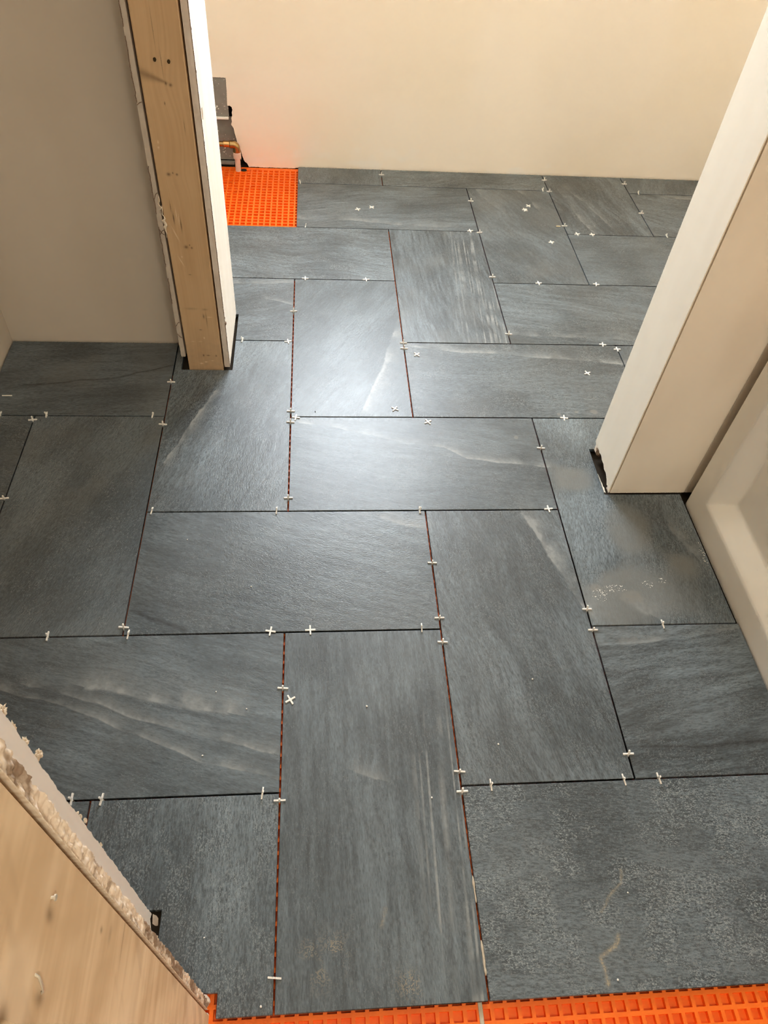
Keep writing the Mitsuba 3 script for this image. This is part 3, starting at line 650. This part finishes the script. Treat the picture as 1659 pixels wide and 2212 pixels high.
add('socket', tube([(-0.2165, py, 0.0345), (-0.2165, py, 0.0355), (-0.2165, py, 0.0370), (-0.2165, py, 0.0565), (-0.2165, py, 0.0580)], [0.0100, 0.0130, 0.0142, 0.0142, 0.0130], 24), 'mat_pipe_plastic', t, smooth=40)
add('elbow', tube([(-0.240, py, 0.0840), (-0.2385, py, 0.0840), (-0.228, py, 0.0840)] + [(-0.2165 - 0.0115 + 0.0115 * math.sin(q), py, 0.0840 - 0.0115 + 0.0115 * math.cos(q)) for q in a] + [(-0.2165, py, 0.0600), (-0.2165, py, 0.0575)],
     [0.0115, 0.0134] + [0.0124] * 10 + [0.0136, 0.0125], 24), 'mat_bronze', t, smooth=45)
add('collar', tube([(-0.262, py, 0.0850), (-0.2605, py, 0.0850), (-0.258, py, 0.0850), (-0.2575, py, 0.0850), (-0.2420, py, 0.0850), (-0.2405, py, 0.0850)], [0.0105, 0.0118, 0.0118, 0.0108, 0.0108, 0.0100], 24), 'mat_brass', t, smooth=45)
add('branch', tube([(-0.330, py, 0.0850), (-0.262, py, 0.0850)], 0.0088, 20), 'mat_bronze', t, smooth=45)
# hole chewed in the membrane beside the riser
th = np.linspace(0, 2 * math.pi, 24, endpoint=False); rr = 0.010 + 0.003 * meshkit.noise(np.c_[th * 1.6, th * 0, th * 0], 3)
hole = trimesh.creation.extrude_polygon(Polygon(np.c_[-0.1965 + rr * np.cos(th) * 0.9, 1.6450 + rr * np.sin(th)]), 0.0006, engine='earcut'); hole.apply_translation((0, 0, ZM + 0.0002))
add('floor_hole', hole, 'mat_dark_void', t)

# ------------------------------------------------------------------ bathtub
t = thing('bathtub', 'cream bathtub with recessed moulded apron along the right side', 'bathtub')
Y0, Y1, XT, ZT, XE = -1.40, 0.0270, 0.9300, 0.52, 1.70
ys = np.unique(np.r_[np.linspace(Y0, Y1, 150), np.linspace(-0.12, Y1, 60), np.linspace(Y0, Y0 + 0.12, 30)])
zs = np.unique(np.r_[np.linspace(-0.0085, ZT - 0.02, 90), np.linspace(0.03, 0.14, 50)])
Yg, Zg = np.meshgrid(ys, zs, indexing='ij')
tt = np.minimum(np.minimum(-0.0395 - Yg, Yg - (Y0 + 0.0665)), np.minimum(Zg - 0.0640, 0.445 - Zg))
def ramp(q, k=0.0022):
    return k * np.logaddexp(0, q / k)

D = ramp(tt) - ramp(tt - 0.039); D = np.clip(D, 0, None) * (0.04 / 0.039)
ec = np.clip((Yg - (Y1 - 0.010)) / 0.010, 0, 1); D2 = 0.010 * (1 - np.sqrt(1 - ec ** 2))     # rounded front-left edge
ap = grid_surface(np.stack([XT + D + D2, Yg, Zg], -1))
if ap.face_normals[0][0] > 0: ap.invert()
add('apron', ap, 'mat_tub', t, smooth=True)
add('end_side', box(XT + 0.010, XE, Y1 - 0.004, Y1, -0.0085, ZT - 0.03), 'mat_tub', t)
outer = sbox(XT - 0.004, Y0 + 0.002, XE, Y1).buffer(-0.02).buffer(0.02)
inner = sbox(XT + 0.085, Y0 + 0.09, XE - 0.06, Y1 - 0.09).buffer(-0.12).buffer(0.12)
rim = outer.difference(inner); m = extrude(rim, 0.035); m.apply_translation((0, 0, ZT - 0.02)); add('rim', m, 'mat_tub', t, smooth=35)
rings = []
for (o, z_) in ((0.0, ZT + 0.014), (0.004, ZT - 0.02), (0.05, 0.20), (0.075, 0.13), (0.115, 0.10)):
    rg = inner.buffer(-o); c_ = np.array([rg.exterior.interpolate(u_, normalized=True).coords[0] for u_ in np.linspace(0, 1, 97)])
    rings.append(np.c_[c_, np.full(97, z_)])
bs = grid_surface(np.array(rings)); cen = np.array(rings[-1]); bt = trimesh.Trimesh(np.vstack([cen, cen.mean(0)]), np.c_[np.arange(96), np.arange(1, 97), np.full(96, 97)], process=False)
add('basin', cat_([bs, bt]), 'mat_tub', t, smooth=True)

# ------------------------------------------------------------------ spacers
def cross_mesh():
    a, w, h = 0.0100, 0.00155, 0.0013
    arm = sbox(-a, -w, a, w).union(sbox(-w, -a, w, a)).buffer(-0.0006, join_style=2).buffer(0.0006)
    m = extrude(arm, 2 * h); m.apply_translation((0, 0, -h)); return m
CROSS = cross_mesh()
SP = {k: mikit.ply(CROSS, k) for k in ('mat_spacer', 'mat_spacer_yellow')}
def spacer(x, y, mode, label, rng, mat='mat_spacer'):
    """mode V / H: standing in a front-to-back / left-right joint; A: lying flat across a joint; F: lying loose"""
    if mode == 'V':
        tr = T().translate([x, y, 0.0017]).rotate([0, 0, 1], rng.uniform(-7, 7)).rotate([1, 0, 0], 90 + rng.uniform(-16, 8))
    elif mode == 'H':
        tr = T().translate([x, y, 0.0017]).rotate([0, 0, 1], rng.uniform(-7, 7)).rotate([0, 1, 0], 90 + rng.uniform(-16, 16)).rotate([0, 0, 1], 0)
    elif mode == 'A':
        tr = T().translate([x, y, 0.0014]).rotate([0, 0, 1], rng.uniform(-12, 12))
    else:
        tr = T().translate([x, y, 0.00135]).rotate([0, 0, 1], mode)
    k = thing('tile_spacer', label, 'tile spacer', 'white tile spacers on the floor')
    scene[k] = dict(SP[mat], to_world=tr)

ORD = {1: [''], 2: ['first', 'second'], 3: ['first', 'second', 'third'], 4: ['first', 'second', 'third', 'fourth'], 5: ['first', 'second', 'third', 'fourth', 'fifth']}
JOINTS = [
 ('V', 'joint right of the tall stud foot', [(0, .754, 'V'), (0, .327, 'V'), (0, .287, 'V'), (0, .038, 'V')]),
 ('V', 'front dashed joint nearest the lower left wall', [(0, -.427, 'V'), (0, -.629, 'V'), (0, -.879, 'V')]),
 ('V', 'middle joint with mortar ridges', [(.308, -.147, 'V'), (.308, -.283, 'V'), (.308, -.338, 'V'), (.308, -.592, 'V'), (.308, -.626, 'V')]),
 ('V', 'joint right of the brightest glare tile', [(.308, .612, 'V'), (.308, .587, 'V')]),
 ('V', 'joint touching back wall nearest the orange square', [(.308, 1.621, 'V')]),
 ('V', 'joint left of the far tile with debris', [(.618, 1.442, 'V'), (.617, 1.225, 'V'), (.617, .955, 'V'), (.617, .66, 'V')]),
 ('V', 'long front-to-back joint nearest the bathtub', [(.616, .197, 'V'), (.616, -.269, 'V'), (.616, -.318, 'V'), (.616, -.572, 'V')]),
 ('V', 'left of two right joints meeting back wall', [(.925, 1.622, 'V'), (.925, 1.533, 'V'), (.925, 1.284, 'V')]),
 ('V', 'short joint disappearing behind the white wall end', [(.922, .596, 'A')]),
 ('V', 'rightmost joint meeting the back wall', [(1.234, 1.612, 'V'), (1.234, 1.39, 'V')]),
 ('V', 'joint in front of the tall stud', [(-.308, .435, 'V'), (-.308, .277, 'V'), (-.308, -.291, 'V')]),
 ('V', 'leftmost shaded joint at the photo edge', [(-.617, .291, 'V'), (-.617, .04, 'V')]),
 ('H', 'joint closest and parallel to the back wall', [(.01, 1.571 - .03, 'H'), (.902, 1.542, 'H')]),
 ('H', 'short joint by back wall, right end', [(1.268, 1.541, 'H')]),
 ('H', "joint level with the orange square's front", [(.031, 1.236, 'H'), (.586, 1.234, 'A')]),
 ('H', 'far right joint ending behind the wall end', [(.958, 1.232, 'A'), (1.011, 1.231, 'A'), (1.278, 1.234, 'H')]),
 ('H', 'joint just beyond the brightest glare tile', [(.032, .925, 'A'), (.218, .926, 'A')]),
 ('H', 'near edge of the far tile with debris', [(.76, .926, 'A'), (.946, .926, 'A')]),
 ('H', 'short joint touching white drywall by the stud', [(-.138, .616, 'H'), (-.013, .612, 'A')]),
 ('H', 'far edge of the blue-grey tile, right end', [(.885, .617, 'A')]),
 ('H', 'shaded joint below the left plaster wall', [(-.697, .309, 'H'), (-.589, .309, 'H'), (-.337, .309, 'H')]),
 ('H', 'left-right joint crossing the middle glare', [(.013, .304, 'A'), (.70, .307, 'A')]),
 ('H', 'joint along near edge of the glare tiles', [(-.296, .002, 'H'), (-.025, .001, 'H'), (.295, 0.0, 'H'), (.593, .001, 'A')]),
 ('H', 'left-right joint in the middle foreground', [(-.446, -.307, 'H'), (-.297, -.307, 'H'), (-.027, -.306, 'A'), (.05, -.305, 'A'), (.27, -.305, 'H')]),
 ('H', 'short joint ending at the bathtub', [(.765, -.308, 'H')]),
 ('H', 'near joint beside frayed drywall, lower left', [(-.338, -.614, 'H'), (-.29, -.616, 'H'), (-.029, -.616, 'H')]),
 ('H', 'far edge of the big speckled tile', [(.359, -.617, 'H'), (.595, -.617, 'H'), (.658, -.617, 'H')]),
]
rng = random.Random(77)
for kind, where, pts in JOINTS:
    for k, (x, y, mode) in enumerate(pts):
        o = ORD[len(pts)][k]
        pose = 'flat' if mode == 'A' else 'standing'
        lab = f'{pose} white spacer' + (f', {o} from the {"back" if kind == "V" else "left"}' if o else '') + f', {where}'
        spacer(x, y, mode, lab, rng)
for (x, y, r, lab, mat) in [
    (.21, 1.359, 20, 'loose white spacer right of the orange square, left of a pair', None), (.259, 1.376, 40, 'loose white spacer right of the orange square, right of a pair', None),
    (.805, 1.392, 18, 'loose white spacer, nearer of two overlapping ones in the far floor middle', None), (.806, 1.388, 62, 'pinkish spacer stacked across another one in the far floor middle', None), (.824, 1.42, 35, 'loose white spacer just beyond the overlapping pair in the far floor middle', None),
    (.855, 1.174, 10, 'loose white spacer alone near the front of the tile with pink-white debris', None), (.341, .561, 40, 'loose white spacer on the blue-grey tile, by its glare corner', None),
    (.807, .488, 25, 'loose white spacer on the blue-grey tile, near the white wall end', None), (.264, .338, 55, 'loose spacer looking dark against the brightest glare tile', None), (.344, .29, 32, 'loose spacer looking dark at the top of the veined glare tile', None),
    (.014, -.45, 30, 'loose white spacer lying askew beside the foreground dashed joint', None)]:
    spacer(x, y, r, lab, rng)
k = thing('spacer_stick', 'straight white plastic stick lying on the dark tile at the far left', 'spacer stick')
scene[k] = mikit.ply(cbox(-.711, -.687, .3765, .3795, 0.0002, 0.0027, 0.0006), 'mat_spacer')
k = thing('spacer_stick', 'small yellowed plastic piece left of a spacer in the far floor joint', 'spacer stick')
scene[k] = mikit.ply(cbox(.895, .9105, 1.2795, 1.283, 0.0002, 0.0027, 0.0006), 'mat_spacer_yellow')

# ------------------------------------------------------------------ crumbs
CR = [(-.211, -.078, 'on the tile with a dark line, left part'), (-.07, -.2, 'on the centre tile with diagonal grain'), (-.134, -.548, 'on the wavy veined tile, near its front edge'), (-.121, -.43, 'on the wavy veined tile, just above its pale vein'), (-.064, -.465, 'on the wavy veined tile, by its pale vein'),
  (.153, -.467, 'on the long foreground tile, far part'), (.384, -.546, 'just right of the middle joint, foreground'), (.471, -.422, 'on the long tile right of the middle joint, centre'), (.255, -.634, 'on the long foreground tile, beside the middle joint'), (.503, -.907, 'on the big speckled tile, near its front edge'),
  (.551, -.793, 'on the big speckled tile, centre'), (-.018, -.912, 'on the notched lower left tile, at its front edge'), (-.105, -.823, 'on the notched lower left tile, by the notch')]
rng = random.Random(3)
for q, (x, y, w) in enumerate(CR):
    s = trimesh.creation.icosphere(1); v_ = np.array(s.vertices); r = rng.uniform(0.0011, 0.0018)
    v_ = v_ * [r, r * rng.uniform(.7, 1.2), r * .8] * (0.7 + 0.6 * meshkit.noise(v_ * 2 + q, q)[:, None]); v_[:, 2] -= v_[:, 2].min()
    k = thing('plaster_crumb', f'tiny white plaster crumb {w}', 'crumb', 'white crumbs on the tiles')
    scene[k] = mikit.ply(trimesh.Trimesh(v_ + [x, y, 0.0], s.faces, process=False), 'mat_crumb')
s = trimesh.creation.icosphere(1); v_ = np.array(s.vertices) * [.0013, .0022, .001]; v_[:, 2] -= v_[:, 2].min()
k = thing('plaster_crumb', 'tiny dark crumb on the brightest glare tile', 'crumb'); scene[k] = mikit.ply(trimesh.Trimesh(v_ + [.061, .326, 0], s.faces, process=False), 'mat_crumb_dark')

# ------------------------------------------------------------------ lamps (out of the frame)
def lamp(x, y, rad, radiance, label):
    k = thing('ceiling_lamp', label, 'lamp')
    sh = trimesh.creation.revolve(np.array([(0.0, 0.0), (rad * .5, .004), (rad * .85, .02), (rad, .045)]), sections=40); sh.apply_translation((x, y, CEIL - 0.056))
    c = np.array(sh.triangles_center) - [x, y, CEIL]
    if (sh.face_normals * c).sum(1).mean() < 0: sh.invert()
    scene[k + '__shade'] = mikit.ply(sh, 'mat_frame_white', smooth=True, emitter={'type': 'area', 'radiance': {'type': 'rgb', 'value': radiance}})
    bs_ = trimesh.creation.cylinder(radius=rad + 0.01, height=0.010, sections=40); bs_.apply_translation((x, y, CEIL - 0.0055)); scene[k + '__base'] = mikit.ply(bs_, 'mat_frame_white')
lamp(0.55, 0.85, 0.15, FAR_LAMP, 'round warm ceiling lamp in the far room')
lamp(0.55, -1.95, 0.15, HALL_LAMP, 'round warm ceiling lamp on the near side')
